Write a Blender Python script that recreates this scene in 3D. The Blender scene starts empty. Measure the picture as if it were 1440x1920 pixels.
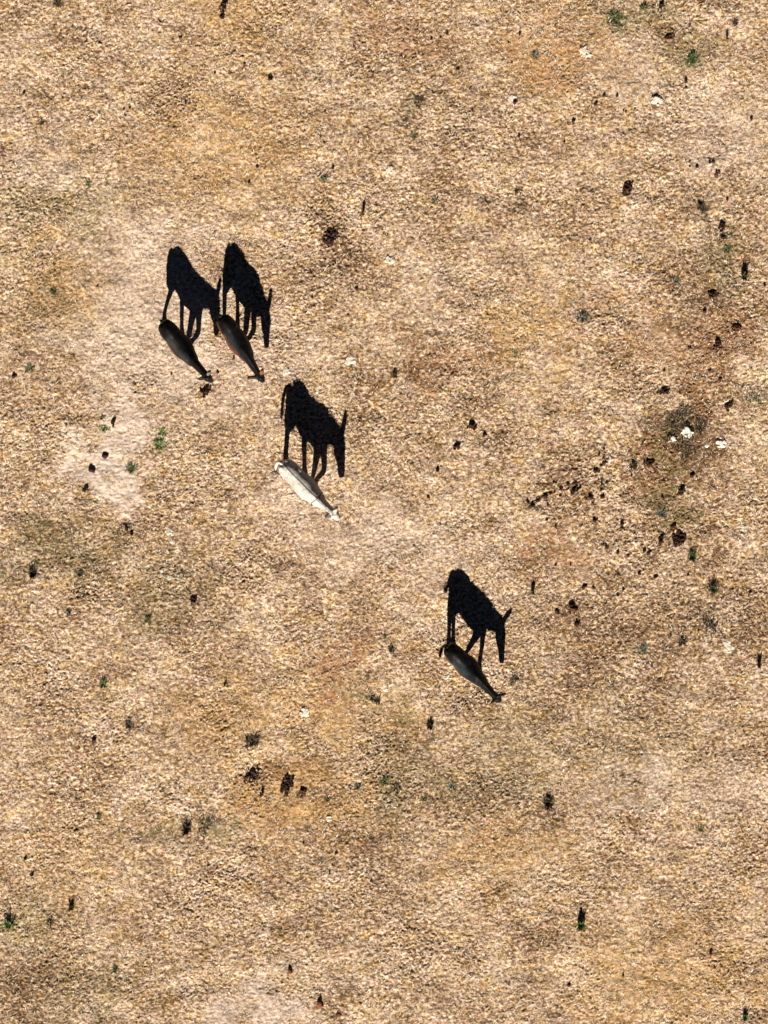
import bpy, bmesh, math, random
import numpy as np
from mathutils import Vector, Matrix

# ---------------------------------------------------------------- camera, light, exposure
SC = bpy.context.scene
C = SC.collection
PPM = 90.0            # picture pixels per metre on the ground (picture 1440 x 1920)
CAMH = 80.0
cam = bpy.data.cameras.new('camera')
cam.sensor_fit = 'HORIZONTAL'; cam.sensor_width = 36
cam.lens = 36 * CAMH / 16.0
cam.clip_start = 1; cam.clip_end = 5000
camo = bpy.data.objects.new('camera', cam); C.objects.link(camo)
camo.location = (0, 0, CAMH); camo.rotation_euler = (0, 0, 0)
SC.camera = camo
SC.render.resolution_x = 768; SC.render.resolution_y = 1024

EL = math.radians(31.0); AZ = math.radians(5.0)     # shadows run up the field, 5 degrees to the right
world = bpy.data.worlds.new('World'); SC.world = world; world.use_nodes = True
nt = world.node_tree
sky = nt.nodes.new('ShaderNodeTexSky'); sky.sky_type = 'NISHITA'; sky.sun_disc = False
sky.sun_elevation = EL; sky.sun_rotation = math.radians(185)
sky.altitude = 3000; sky.air_density = 0.12; sky.dust_density = 0.0; sky.ozone_density = 1.0
nt.links.new(sky.outputs[0], nt.nodes['Background'].inputs[0])
nt.nodes['Background'].inputs[1].default_value = 0.05
sun = bpy.data.lights.new('sun', 'SUN'); sun.energy = 5.0; sun.angle = math.radians(0.5)
sun.color = (1.0, 0.96, 0.885)
suno = bpy.data.objects.new('sun', sun); C.objects.link(suno)
tosun = Vector((-math.sin(AZ) * math.cos(EL), -math.cos(AZ) * math.cos(EL), math.sin(EL)))
suno.rotation_euler = tosun.to_track_quat('Z', 'Y').to_euler(); suno.location = tosun * 60
vs = SC.view_settings
vs.view_transform = 'Standard'; vs.look = 'None'; vs.gamma = 1.0; vs.use_curve_mapping = False
vs.exposure = 1.12

rng = np.random.default_rng(11)
random.seed(5)

def wx(px, py, h=0.0):
    k = (CAMH - h) / CAMH / PPM
    return ((px - 720) * k, (960 - py) * k)

def tag(o, label=None, cat=None, group=None, kind=None):
    if label: o['label'] = label
    if cat: o['category'] = cat
    if group: o['group'] = group
    if kind: o['kind'] = kind
    return o

# ---------------------------------------------------------------- materials
def mat(name):
    m = bpy.data.materials.new(name); m.use_nodes = True
    n = m.node_tree.nodes; l = m.node_tree.links
    return m, n, l, n['Principled BSDF']

def noise(n, l, vec, scale, detail=3, rough=.5, dim='3D'):
    t = n.new('ShaderNodeTexNoise'); t.inputs['Scale'].default_value = scale
    t.inputs['Detail'].default_value = detail; t.inputs['Roughness'].default_value = rough
    if vec is not None: l.new(vec, t.inputs['Vector'])
    return t.outputs['Fac']

def ramp(n, l, fac, stops):
    r = n.new('ShaderNodeValToRGB'); cr = r.color_ramp
    while len(cr.elements) < len(stops): cr.elements.new(.5)
    for e, (p, c) in zip(cr.elements, stops):
        e.position = p; e.color = (*c, 1) if len(c) == 3 else c
    l.new(fac, r.inputs[0]); return r.outputs[0]

def mix(n, l, fac, a, b, mode='MIX'):
    m = n.new('ShaderNodeMix'); m.data_type = 'RGBA'; m.blend_type = mode
    for s, v in ((m.inputs[0], fac), (m.inputs[6], a), (m.inputs[7], b)):
        if isinstance(v, (int, float)): s.default_value = v
        elif isinstance(v, tuple): s.default_value = (*v, 1)
        else: l.new(v, s)
    return m.outputs[2]

def attr(n, name, out='Fac'):
    a = n.new('ShaderNodeAttribute'); a.attribute_name = name; return a.outputs[out]

def math_(n, l, op, a, b):
    m = n.new('ShaderNodeMath'); m.operation = op; m.use_clamp = False
    for s, v in zip(m.inputs, (a, b)):
        if isinstance(v, (int, float)): s.default_value = v
        else: l.new(v, s)
    return m.outputs[0]

def ground_material():
    m, n, l, b = mat('dry_pasture')
    tc = n.new('ShaderNodeTexCoord').outputs['Object']
    mp = n.new('ShaderNodeMapping'); mp.inputs['Scale'].default_value = (1, 1.5, 1); l.new(tc, mp.inputs[0])
    fine = noise(n, l, mp.outputs[0], 11, 8, .77)
    fine2 = noise(n, l, mp.outputs[0], 6, 4, .6)
    hue = noise(n, l, tc, 3.0, 7, .72)
    thr = math_(n, l, 'ADD', fine, math_(n, l, 'MULTIPLY', math_(n, l, 'SUBTRACT', noise(n, l, tc, 1.1, 4, .6), .5), .22))
    thr = math_(n, l, 'SUBTRACT', thr, math_(n, l, 'MULTIPLY', attr(n, 'rough'), .025))
    straw = ramp(n, l, thr, [(.36, (.070, .034, .015)), (.43, (.20, .115, .056)), (.485, (.38, .265, .165)), (.54, (.53, .42, .30)), (.61, (.72, .61, .475))])
    soil = ramp(n, l, thr, [(.36, (.27, .19, .14)), (.46, (.44, .335, .26)), (.55, (.56, .435, .345)), (.65, (.64, .52, .425))])
    gold = ramp(n, l, hue, [(.39, (.98, .88, .92)), (.50, (1.04, 1.0, .98)), (.56, (1.05, .98, .82)), (.64, (.95, .79, .50))])
    col = mix(n, l, 1.0, straw, gold, 'MULTIPLY')
    och = ramp(n, l, noise(n, l, tc, 8.5, 6, .7), [(.50, (0, 0, 0)), (.62, (.75, .75, .75))])
    col = mix(n, l, och, col, mix(n, l, .55, col, (.30, .15, .05)))
    bn = math_(n, l, 'ADD', noise(n, l, mp.outputs[0], 9.5, 4, .62), math_(n, l, 'MULTIPLY', attr(n, 'rough'), .10))
    blot = ramp(n, l, bn, [(.60, (0, 0, 0)), (.66, (.88, .88, .88))])
    col = mix(n, l, blot, col, (.090, .044, .021))
    col = mix(n, l, attr(n, 'gold'), col, mix(n, l, .6, col, (.42, .23, .06)), 'MIX')
    col = mix(n, l, attr(n, 'rust'), col, (.27, .115, .045))
    col = mix(n, l, attr(n, 'olive'), col, (.14, .135, .055))
    col = mix(n, l, attr(n, 'grime'), col, (.070, .036, .017))
    col = mix(n, l, attr(n, 'bare'), col, soil)
    l.new(col, b.inputs['Base Color'])
    b.inputs['Roughness'].default_value = .95
    b.inputs['Specular IOR Level'].default_value = .1
    bp = n.new('ShaderNodeBump'); bp.inputs['Distance'].default_value = .02; bp.inputs['Strength'].default_value = .4
    l.new(noise(n, l, mp.outputs[0], 28, 5, .7), bp.inputs['Height'])
    l.new(bp.outputs[0], b.inputs['Normal'])
    return m

def colour_attr_material(name, rough=.9, spec=.2, nscale=60, namt=.35, sheen=0.0):
    m, n, l, b = mat(name)
    tc = n.new('ShaderNodeTexCoord').outputs['Object']
    v = ramp(n, l, noise(n, l, tc, nscale, 4, .6), [(.3, (1 - namt,) * 3), (.7, (1 + namt,) * 3)])
    col = mix(n, l, 1.0, attr(n, 'tint', 'Color'), v, 'MULTIPLY')
    l.new(col, b.inputs['Base Color'])
    b.inputs['Roughness'].default_value = rough
    b.inputs['Specular IOR Level'].default_value = spec
    if sheen: b.inputs['Sheen Weight'].default_value = sheen
    return m

def plain(name, col, rough=.8, spec=.3, nscale=20, amt=.3, bump=.0):
    m, n, l, b = mat(name)
    tc = n.new('ShaderNodeTexCoord').outputs['Object']
    f = noise(n, l, tc, nscale, 5, .6)
    lo = tuple(c * (1 - amt) for c in col); hi = tuple(min(1, c * (1 + amt)) for c in col)
    l.new(ramp(n, l, f, [(.3, lo), (.7, hi)]), b.inputs['Base Color'])
    b.inputs['Roughness'].default_value = rough; b.inputs['Specular IOR Level'].default_value = spec
    if bump:
        bp = n.new('ShaderNodeBump'); bp.inputs['Distance'].default_value = bump
        l.new(f, bp.inputs['Height']); l.new(bp.outputs[0], b.inputs['Normal'])
    return m

M_ground = ground_material()
M_straw = colour_attr_material('dry_straw', .85, .2, 8, .15)
M_leaf = colour_attr_material('weed_leaf', .7, .25, 30, .25)
M_coat = colour_attr_material('donkey_coat', .55, .12, 26, .38, .0)
M_hair = colour_attr_material('donkey_hair', .7, .25, 40, .3)
M_hoof = plain('hoof', (.03, .026, .022), .5, .4)
M_eye = plain('eye', (.012, .009, .007), .12, .5)
M_dung = plain('dung', (.040, .019, .011), .9, .1, 45, .85, .004)
M_dung2 = plain('dry_dung', (.095, .042, .018), .9, .15, 60, .5, .004)
M_stone = plain('pale_stone', (.54, .46, .36), .95, .1, 14, .2, .03)
M_white = plain('white_stone', (.52, .48, .41), .9, .1, 14, .2, .02)
M_rusty = plain('rusty_lump', (.13, .042, .016), .85, .2, 30, .5, .004)

# ---------------------------------------------------------------- the field: relief in numpy
DX = 0.017
X0, X1, Y0, Y1 = -9.6, 9.6, -12.4, 12.4
gx = np.arange(X0, X1, DX); gy = np.arange(Y0, Y1, DX)
NX, NY = len(gx), len(gy)
def band(lx, ly, seed, p=1.6):
    """noise with a given feature size in metres along x and y"""
    r = np.random.default_rng(seed)
    F = np.fft.rfft2(r.standard_normal((NY, NX)))
    fy = np.fft.fftfreq(NY, DX)[:, None]; fx = np.fft.rfftfreq(NX, DX)[None, :]
    q = np.sqrt((fx * lx) ** 2 + (fy * ly) ** 2)
    a = np.fft.irfft2(F * q ** .8 * np.exp(-(q ** p) * 1.1), s=(NY, NX))
    return (a - a.mean()) / a.std()

GX, GY = np.meshgrid(gx, gy)
PXX = GX * PPM + 720; PYY = 960 - GY * PPM        # field coordinates in the units used for the plan of the field
wob1 = band(1.2, 1.2, 1); wob2 = band(1.2, 1.2, 2); wf1 = band(.22, .22, 3); wf2 = band(.22, .22, 4)
def blobs(lst, wob=22, fine=12):
    out = np.zeros((NY, NX), np.float32)
    qx = PXX + wob * wob1 + fine * wf1; qy = PYY + wob * wob2 + fine * wf2
    for (x, y, rx, ry, a) in lst:
        d = ((qx - x) / rx) ** 2 + ((qy - y) / ry) ** 2
        out = np.maximum(out, a * np.exp(-d ** 1.5 * .8))
    return out
bare = blobs([(300, 560, 110, 150, .55), (250, 640, 110, 110, .6), (360, 700, 120, 60, .55), (195, 880, 75, 55, 1.6), (240, 805, 50, 50, .9),
              (500, 1895, 90, 50, .85), (560, 950, 70, 60, .45), (690, 1010, 140, 60, .45), (830, 1050, 70, 40, .35), (1350, 260, 90, 70, .4), (60, 300, 80, 60, .3),
              (230, 440, 60, 30, .45), (1180, 1490, 60, 30, .5), (1380, 1480, 90, 60, .3), (820, 560, 80, 60, .2), (1160, 130, 70, 40, .3),
              (520, 670, 60, 60, .4), (330, 1500, 50, 40, .0)])
gold = 1.7 * blobs([(420, 270, 160, 110, .35), (560, 1510, 120, 70, .55), (600, 1330, 160, 70, .35), (1050, 110, 90, 70, .4), (450, 40, 90, 60, .4), (1000, 620, 70, 60, .4),
              (960, 1600, 130, 60, .3), (1230, 1830, 150, 80, .35), (120, 1640, 100, 90, .2), (420, 1350, 100, 70, .3), (90, 560, 90, 80, .3), (1330, 1820, 90, 90, .35)])
rust = 1.4 * blobs([(1060, 120, 55, 45, .35), (745, 60, 70, 40, .35), (1305, 765, 45, 45, .55), (1250, 895, 60, 35, .55), (645, 1250, 50, 45, .50),
              (800, 690, 70, 40, .35), (1055, 1025, 50, 25, .35), (1040, 60, 60, 40, .2), (1230, 600, 80, 60, .25), (1340, 650, 60, 60, .3), (540, 1480, 50, 30, .3), (510, 1550, 60, 30, .3)])
olive = 1.0 * blobs([(100, 400, 110, 70, .28), (110, 1030, 110, 50, .35), (1262, 815, 45, 30, .45), (1180, 40, 60, 30, .4), (1290, 105, 50, 25, .4), (300, 1120, 80, 60, .22),
               (700, 1320, 40, 22, .45), (790, 1470, 110, 50, .30), (1260, 915, 50, 30, .5), (1340, 480, 40, 60, .3), (370, 1550, 45, 25, .45), (50, 1730, 50, 40, .3),
               (780, 190, 40, 14, .3), (960, 1420, 120, 90, .2), (270, 680, 30, 12, .3), (130, 600, 60, 60, .15), (1180, 1400, 150, 80, .15), (180, 1850, 120, 60, .2)])
grime = 1.5 * blobs([(617, 447, 24, 26, .35), (470, 1456, 34, 30, .35), (537, 1476, 34, 30, .35), (1275, 1012, 38, 34, .4), (1346, 645, 30, 26, .4), (1336, 552, 30, 20, .4), (1090, 925, 40, 22, .35), (1354, 440, 16, 24, .35), (1255, 68, 22, 16, .35), (883, 805, 24, 20, .35), (765, 698, 40, 18, .45), (385, 733, 20, 18, .3), (1060, 1150, 30, 22, .35), (1020, 935, 40, 14, .25), (720, 430, 36, 16, .35), (1230, 1130, 120, 60, .2), (950, 1500, 120, 60, .2), (90, 1850, 130, 60, .2), (1330, 480, 60, 60, .22), (840, 250, 60, 30, .15), (1400, 1150, 60, 120, .2), (700, 1620, 90, 90, .15), (60, 620, 80, 50, .2), (900, 800, 60, 40, .15), (1285, 795, 60, 42, .9), (1320, 780, 34, 40, .8), (1250, 880, 75, 34, .7), (1275, 850, 50, 30, .6), (1300, 560, 70, 60, .22), (640, 1460, 130, 50, .20), (100, 1040, 110, 60, .22), (350, 1120, 90, 50, .2), (60, 1850, 110, 60, .25), (1270, 1010, 45, 45, .3),
               (810, 670, 60, 30, .25), (1150, 1230, 170, 140, .16), (880, 1480, 160, 70, .2), (1160, 1500, 60, 30, .2), (540, 1480, 60, 25, .3), (1260, 905, 50, 30, .4), (1350, 640, 40, 70, .3),
               (30, 620, 60, 90, .15), (480, 60, 50, 40, .2), (760, 180, 90, 40, .15)])
rough = np.clip(.30 + .22 * band(1.6, 1.6, 19) + 2.0 * grime, 0, 1.2) * (1 - .7 * np.clip(bare, 0, 1))
# patchy roughness of the sward
tex = np.clip(.62 + .22 * band(2.2, 2.2, 9) + .6 * grime, .3, 1.35) * (1 - .62 * bare)
c1 = band(.10, .085, 5); c2 = band(.052, .042, 6); c3 = band(.30, .22, 7); c4 = band(.8, .8, 8); rip = band(.20, .085, 12)
H = tex * (.0055 * np.clip(c1, -1.2, 2.4) + .0070 * np.clip(c2, -1.5, 2.8)) + .004 * c3 * (1 - .4 * bare) + .010 * c4 + bare * .0025 * rip
fl = np.clip((-c2 * .7 - .6 * c1) - .74, 0, 1.0) * 2.0 * np.clip(tex, 0, 1)       # dark litter flecks
bare = np.clip(bare, 0, 1); gold = np.clip(gold, 0, 1)
grime = np.clip(grime * (.22 + 2.0 * np.clip(-c1 * .55 - c2 * .45 - .15, 0, 1.3)), 0, .92)
# shallow hoof-print dents on the sandy patch
for k in range(70):
    px = random.gauss(290, 85); py = random.gauss(630, 95)
    x, y = wx(px, py); i = int((x - X0) / DX); j = int((y - Y0) / DX); r = 7
    if r < i < NX - r and r < j < NY - r:
        yy, xx = np.mgrid[-r:r, -r:r] * DX
        d = np.sqrt(xx ** 2 + (yy * .85) ** 2) / .05
        H[j - r:j + r, i - r:i + r] += -.010 * np.exp(-d ** 3) + .005 * np.exp(-((d - 1.35) / .3) ** 2)
def edge(c, a, b, w=.8): return np.clip((c - a) / w, 0, 1) * np.clip((b - c) / w, 0, 1)
H = H * edge(GX, X0, X1) * edge(GY, Y0, Y1)

def hz(x, y):
    i = (np.asarray(x) - X0) / DX; j = (np.asarray(y) - Y0) / DX
    i = np.clip(i, 0, NX - 1).astype(int); j = np.clip(j, 0, NY - 1).astype(int)
    return H[j, i]

def grow(edge0, edge1):
    out = []; s = .05; x = 0
    while x < 1500: x += s; s *= 1.16; out.append(x)
    return np.array(out)
g = grow(0, 0)
ax = np.concatenate([X0 - g[::-1], gx, gx[-1] + g]); ay = np.concatenate([Y0 - g[::-1], gy, gy[-1] + g])
P = len(g)
def pad(A): return np.pad(A, P, mode='edge')
def padz(A): return np.pad(A, P)
AX, AY = np.meshgrid(ax, ay)
co = np.stack([AX, AY, padz(H)], -1).reshape(-1, 3).astype(np.float32)
W_, H_ = len(ax), len(ay)
idx = np.arange(W_ * H_, dtype=np.int32).reshape(H_, W_)
quads = np.stack([idx[:-1, :-1], idx[:-1, 1:], idx[1:, 1:], idx[1:, :-1]], -1).reshape(-1)

def fast_mesh(name, co, loops, nside, material, smooth=True, **attrs):
    me = bpy.data.meshes.new(name)
    nf = len(loops) // nside
    me.vertices.add(len(co)); me.vertices.foreach_set('co', np.ascontiguousarray(co, np.float32).ravel())
    me.loops.add(len(loops)); me.loops.foreach_set('vertex_index', np.ascontiguousarray(loops, np.int32))
    me.polygons.add(nf); me.polygons.foreach_set('loop_start', np.arange(0, len(loops), nside, dtype=np.int32))
    me.update(calc_edges=True)
    me.polygons.foreach_set('use_smooth', np.full(nf, smooth))
    for k, v in attrs.items():
        v = np.ascontiguousarray(v, np.float32)
        if v.ndim == 1:
            a = me.attributes.new(k, 'FLOAT', 'POINT'); a.data.foreach_set('value', v)
        else:
            a = me.attributes.new(k, 'FLOAT_COLOR', 'POINT')
            a.data.foreach_set('color', np.concatenate([v, np.ones((len(v), 1), np.float32)], 1).ravel())
    me.materials.append(material)
    return me

gm = fast_mesh('ground', co, quads, 4, M_ground, True, bare=padz(bare).ravel(), gold=padz(gold).ravel(),
               rust=padz(rust).ravel(), olive=padz(olive).ravel(), rough=padz(rough).ravel(), grime=padz(np.clip(grime + .8 * fl, 0, .85)).ravel())
ground = bpy.data.objects.new('ground', gm); C.objects.link(ground)
tag(ground, 'dry sun-bleached pasture with sandy bare patches', kind='structure')

# ---------------------------------------------------------------- dry grass lying on the field (uncountable)
def straw():
    n = 420000
    x = rng.uniform(-9.2, 9.2, n); y = rng.uniform(-12, 12, n)
    i = ((x - X0) / DX).astype(int); j = ((y - Y0) / DX).astype(int)
    bb = bare[j, i]; cl = c1[j, i]
    keep = rng.random(n) < np.clip(.55 + .35 * cl, .08, 1) * (1 - .93 * np.clip(bb, 0, 1))
    x, y, i, j = x[keep], y[keep], i[keep], j[keep]; n = len(x)
    ol, go = olive[j, i], gold[j, i]
    az = rng.uniform(0, 2 * np.pi, n); L = rng.uniform(.025, .085, n); w = rng.uniform(.003, .009, n); ti = rng.uniform(.1, .9, n)
    d = np.stack([np.cos(az) * np.cos(ti), np.sin(az) * np.cos(ti), np.sin(ti)], -1)
    s = np.stack([-np.sin(az), np.cos(az), rng.uniform(-.4, .4, n)], -1)
    b0 = np.stack([x, y, H[j, i] - .002], -1)
    v = np.stack([b0 - s * w[:, None], b0 + s * w[:, None], b0 + d * L[:, None]], 1).reshape(-1, 3)
    pal = np.array([(.60, .49, .365), (.50, .38, .255), (.38, .25, .14), (.72, .63, .51), (.15, .08, .04)])
    c = pal[rng.choice(5, n, p=[.29, .28, .21, .12, .10])] * rng.uniform(.8, 1.15, n)[:, None]
    g_ = rng.random(n) < ol * .8
    c[g_] = np.array((.16, .19, .06)) * rng.uniform(.6, 1.3, g_.sum())[:, None]
    me = fast_mesh('dry_grass', v, np.arange(n * 3), 3, M_straw, False, tint=np.repeat(c, 3, 0))
    o = bpy.data.objects.new('dry_grass', me); C.objects.link(o)
    tag(o, 'short dry straw-coloured grass covering the field', 'grass', kind='stuff')
straw()

# ---------------------------------------------------------------- donkeys
class Part:
    """several closed lofts gathered into one bmesh"""
    def __init__(s): s.bm = bmesh.new()
    def loft(s, secs, seg=16, up=(0, 0, 1), roof=0.0):
        """secs: (centre, half width across, half height); sections square to the path"""
        P = [Vector(a[0]) for a in secs]; rings = []
        for k, (c, rw, rh) in enumerate(secs):
            d = (P[min(k + 1, len(P) - 1)] - P[max(k - 1, 0)]).normalized()
            u = Vector(up); side = u.cross(d)
            if side.length < 1e-3: side = Vector((0, 1, 0)).cross(d)
            side.normalize(); v = d.cross(side).normalized()
            rings.append([s.bm.verts.new(P[k] + side * (rw * math.cos(t) * (1 - roof * max(0, math.sin(t)) ** 1.3)) + v * (rh * math.sin(t)))
                          for t in (2 * math.pi * q / seg for q in range(seg))])
        for a, b in zip(rings, rings[1:]):
            for q in range(seg): s.bm.faces.new((a[q], a[(q + 1) % seg], b[(q + 1) % seg], b[q]))
        s.bm.faces.new(rings[0][::-1]); s.bm.faces.new(rings[-1])
        return s
    def ball(s, c, r, sc=(1, 1, 1)):
        bmesh.ops.create_icosphere(s.bm, subdivisions=3, radius=r, matrix=Matrix.Translation(c) @ Matrix.Diagonal((*sc, 1)))
        return s

def smooth_path(pts, n):
    """resample a list of tuples (x,y,z,rw,rh) with a Catmull-Rom spline"""
    A = [np.array(p, float) for p in pts]; A = [2 * A[0] - A[1]] + A + [2 * A[-1] - A[-2]]
    out = []
    for k in range(1, len(A) - 2):
        for t in np.linspace(0, 1, n, endpoint=False):
            p0, p1, p2, p3 = A[k - 1:k + 3]
            out.append(.5 * ((2 * p1) + (-p0 + p2) * t + (2 * p0 - 5 * p1 + 4 * p2 - p3) * t * t + (-p0 + 3 * p1 - 3 * p2 + p3) * t ** 3))
    out.append(A[-2])
    return [((a[0], a[1], a[2]), max(a[3], .003), max(a[4], .003)) for a in out]

def vfloat(co, f, seed):
    """cheap smooth noise from sines, for coat variation"""
    r = np.random.default_rng(seed); s = 0
    for k in range(9):
        d = r.normal(size=3) * f; s = s + np.sin(co @ d + r.uniform(0, 6.28))
    return s / 3.0

def donkey(label, px, py, head_deg, neck_turn, poll_z, muzzle_z, legs, ears, tail, coat, seed, scale=1.0, width=1.0, poll_f=1.55, muzzle_f=.12):
    """local axes: x forward from the buttocks, y to the donkey's left, z up"""
    body = Part()
    W = width
    body.loft(smooth_path([      # trunk: x, y, z, half width, half height
        (.02, 0, .90, .095, .10), (.08, 0, .885, .165, .185), (.18, 0, .875, .192, .240), (.30, 0, .865, .212 * W, .250), (.42, 0, .845, .206 * W, .238), (.55, 0, .830, .232 * W, .240),
        (.68, 0, .822, .242 * W, .245), (.82, 0, .830, .216, .252), (.93, 0, .850, .182, .256), (1.03, 0, .865, .158, .240), (1.12, 0, .878, .132, .190), (1.18, 0, .88, .085, .12)], 4), 24, roof=.27)
    for sy in (-1, 1):       # points of the hips and shoulder blades
        body.ball((.33, sy * .120, .965), .075, (1.5, .8, .7))
        body.ball((.10, sy * .085, .95), .085, (1, .8, 1))
        body.ball((.98, sy * .085, .91), .10, (.9, .6, 1.4))
    body.loft(smooth_path([(.08, 0, 1.03, .02, .02), (.28, 0, 1.092, .030, .022), (.5, 0, 1.050, .030, .022), (.75, 0, 1.050, .030, .022), (.96, 0, 1.085, .030, .026), (1.08, 0, 1.03, .02, .02)], 4), 8)
    # neck
    nt_ = math.radians(neck_turn); poll_z /= scale; muzzle_z /= scale; poll_f /= scale
    w0 = Vector((.98, 0, .90)); Ln = poll_f - .98
    pf = Vector((.98 + Ln * math.cos(nt_), Ln * math.sin(nt_), poll_z))
    def nk(t, rw, rh, dz=0):
        p = w0.lerp(Vector((pf.x, pf.y, poll_z - .06)), t); return (p.x, p.y, p.z + dz, rw, rh)
    body.loft(smooth_path([nk(0, .130, .225, -.01), nk(.25, .112, .200, -.005), (nk(.5, .095, .172, 0)), nk(.75, .082, .148, 0), nk(1, .076, .125, 0)], 4), 16, roof=.35)
    # head hanging from the poll
    fd = Vector((math.cos(nt_), math.sin(nt_), 0))
    mz = pf + fd * muzzle_f; mz.z = muzzle_z + .05
    top = Vector((pf.x, pf.y, poll_z - .05))
    def hd(t, a, b, off=0):
        p = top.lerp(mz, t) + fd * off; return (p.x, p.y, p.z, a, b)
    hs = smooth_path([hd(-.06, .060, .075), hd(.08, .086, .118), hd(.25, .098, .142, -.025), hd(.42, .090, .132, -.025), hd(.62, .068, .098), hd(.82, .058, .076), hd(.95, .062, .072), hd(1.06, .045, .050)], 4)
    hs = [(c, a, b) for c, a, b in hs]
    hp = [Vector(c) for c, _, _ in hs]
    side = Vector((-fd.y, fd.x, 0))
    P2 = []
    for (c, a, b) in hs: P2.append((c, a, b))
    # for a near-vertical path the loft's 'up' is the face direction, so that rw runs across the head
    body.loft(P2, 16, up=tuple(fd))
    # ears: broad at mid-length, pointed
    for (base, tip) in ears:
        b0 = top + fd * base[0] + side * base[1] + Vector((0, 0, base[2]))
        t0 = top + fd * tip[0] + side * tip[1] + Vector((0, 0, tip[2]))
        e = [(*b0.lerp(t0, t), r, r2) for t, r, r2 in ((0, .042, .038), (.2, .052, .038), (.45, .060, .036), (.7, .052, .030), (.9, .034, .024), (1, .018, .016))]
        body.loft(smooth_path(e, 3), 12, up=tuple(fd * .8 + Vector((0, 0, .2))))
    # legs: given from the top down as (x, y, z, rw, rh)
    hoofs = []
    for lg in legs:
        pts = [tuple(p) for p in lg]
        body.loft(smooth_path(pts, 4), 12, up=(1, 0, 0))
        hoofs.append(pts[-1][:2])
    # tail dock
    td = [(*t, r, r) for t, r in zip(tail, (.042, .038, .034, .031, .026))]
    body.loft(smooth_path(td, 4), 10, up=(1, .2, 0))
    me = bpy.data.meshes.new('donkey_raw'); body.bm.to_mesh(me); body.bm.free()
    tmp = bpy.data.objects.new('tmp', me); C.objects.link(tmp)
    rm = tmp.modifiers.new('r', 'REMESH'); rm.mode = 'VOXEL'; rm.voxel_size = .0105
    sm = tmp.modifiers.new('s', 'SMOOTH'); sm.factor = .5; sm.iterations = 6
    bpy.context.view_layer.update()
    ev = tmp.evaluated_get(bpy.context.evaluated_depsgraph_get())
    me2 = bpy.data.meshes.new_from_object(ev)
    bpy.data.objects.remove(tmp); bpy.data.meshes.remove(me)
    n = len(me2.vertices); v = np.empty(n * 3, np.float32); me2.vertices.foreach_get('co', v); v = v.reshape(-1, 3)
    nm = np.empty(n * 3, np.float32); me2.vertices.foreach_get('normal', nm); nm = nm.reshape(-1, 3)
    # hip and shoulder relief and a little tuft of coat
    v = v + nm * (.005 * vfloat(v, 8, seed)[:, None] + .0007 * vfloat(v, 70, seed + 1)[:, None] + .0018 * vfloat(v, 22, seed + 2)[:, None])
    me2.vertices.foreach_set('co', v.ravel())
    base, dark, pale = (np.array(coat[k]) for k in ('base', 'dark', 'pale'))
    flank = np.array(coat.get('flank', coat['base']))
    col = np.tile(base, (n, 1)).astype(float)
    q = np.clip(.5 + .5 * vfloat(v * np.array([1, 1, 1.0]), 5, seed + 3), 0, 1)[:, None]
    col = col * (.75 + .5 * q)
    if 'sheen' in coat:      # bluish-grey sky gloss painted into the coat colour along ribs and shoulder
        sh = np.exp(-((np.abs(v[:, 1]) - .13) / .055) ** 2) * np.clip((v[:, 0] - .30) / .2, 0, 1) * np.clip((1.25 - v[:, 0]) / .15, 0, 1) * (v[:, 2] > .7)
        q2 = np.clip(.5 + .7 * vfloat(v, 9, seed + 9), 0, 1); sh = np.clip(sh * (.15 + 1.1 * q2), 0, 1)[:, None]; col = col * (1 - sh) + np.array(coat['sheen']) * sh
    side_m = np.clip((np.abs(v[:, 1]) - coat.get('fw', .12)) / .07, 0, 1) * (v[:, 0] < 1.15) * np.clip((v[:, 2] - .45) / .15, 0, 1) * np.clip((1.0 - v[:, 2]) / .10, 0, 1)
    fm = np.clip(side_m * (.4 + .8 * q[:, 0]), 0, 1)[:, None]
    col = col * (1 - fm) + flank * fm
    # legs darker or paler below the belly, pale belly
    lm = np.clip((.50 - v[:, 2]) / .12, 0, 1) * (v[:, 0] < 1.3); lm = lm[:, None]
    col = col * (1 - lm) + np.array(coat.get('leg', coat['base'])) * lm
    # dorsal stripe and shoulder cross
    wv = .004 * np.sin(v[:, 0] * 14)
    st = np.exp(-((v[:, 1] - wv) / .017) ** 4) * (nm[:, 2] > .3) * (v[:, 0] < 1.03) * (v[:, 2] > .9)
    cr = np.exp(-((v[:, 0] - 1.03 + .15 * np.abs(v[:, 1])) / .013) ** 4) * (v[:, 2] > .82) * (np.abs(v[:, 1]) < .16)
    sm_ = (np.clip(st + cr * coat.get('cross', 1), 0, 1) * coat.get('stripe', .9))[:, None]
    col = col * (1 - sm_) + dark * sm_
    # pale muzzle and throat
    dm = np.linalg.norm(v - np.array([mz.x, mz.y, mz.z]), axis=1)
    hm = np.clip((.13 - dm) / .05, 0, 1)[:, None] * (v[:, :1] > 1.2)
    col = col * (1 - hm) + pale * hm
    nose = np.clip((.055 - np.linalg.norm(v - np.array([mz.x, mz.y, mz.z - .05]) , axis=1)) / .02, 0, 1)[:, None]
    col = col * (1 - .7 * nose) + np.array((.03, .025, .022)) * .7 * nose
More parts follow.
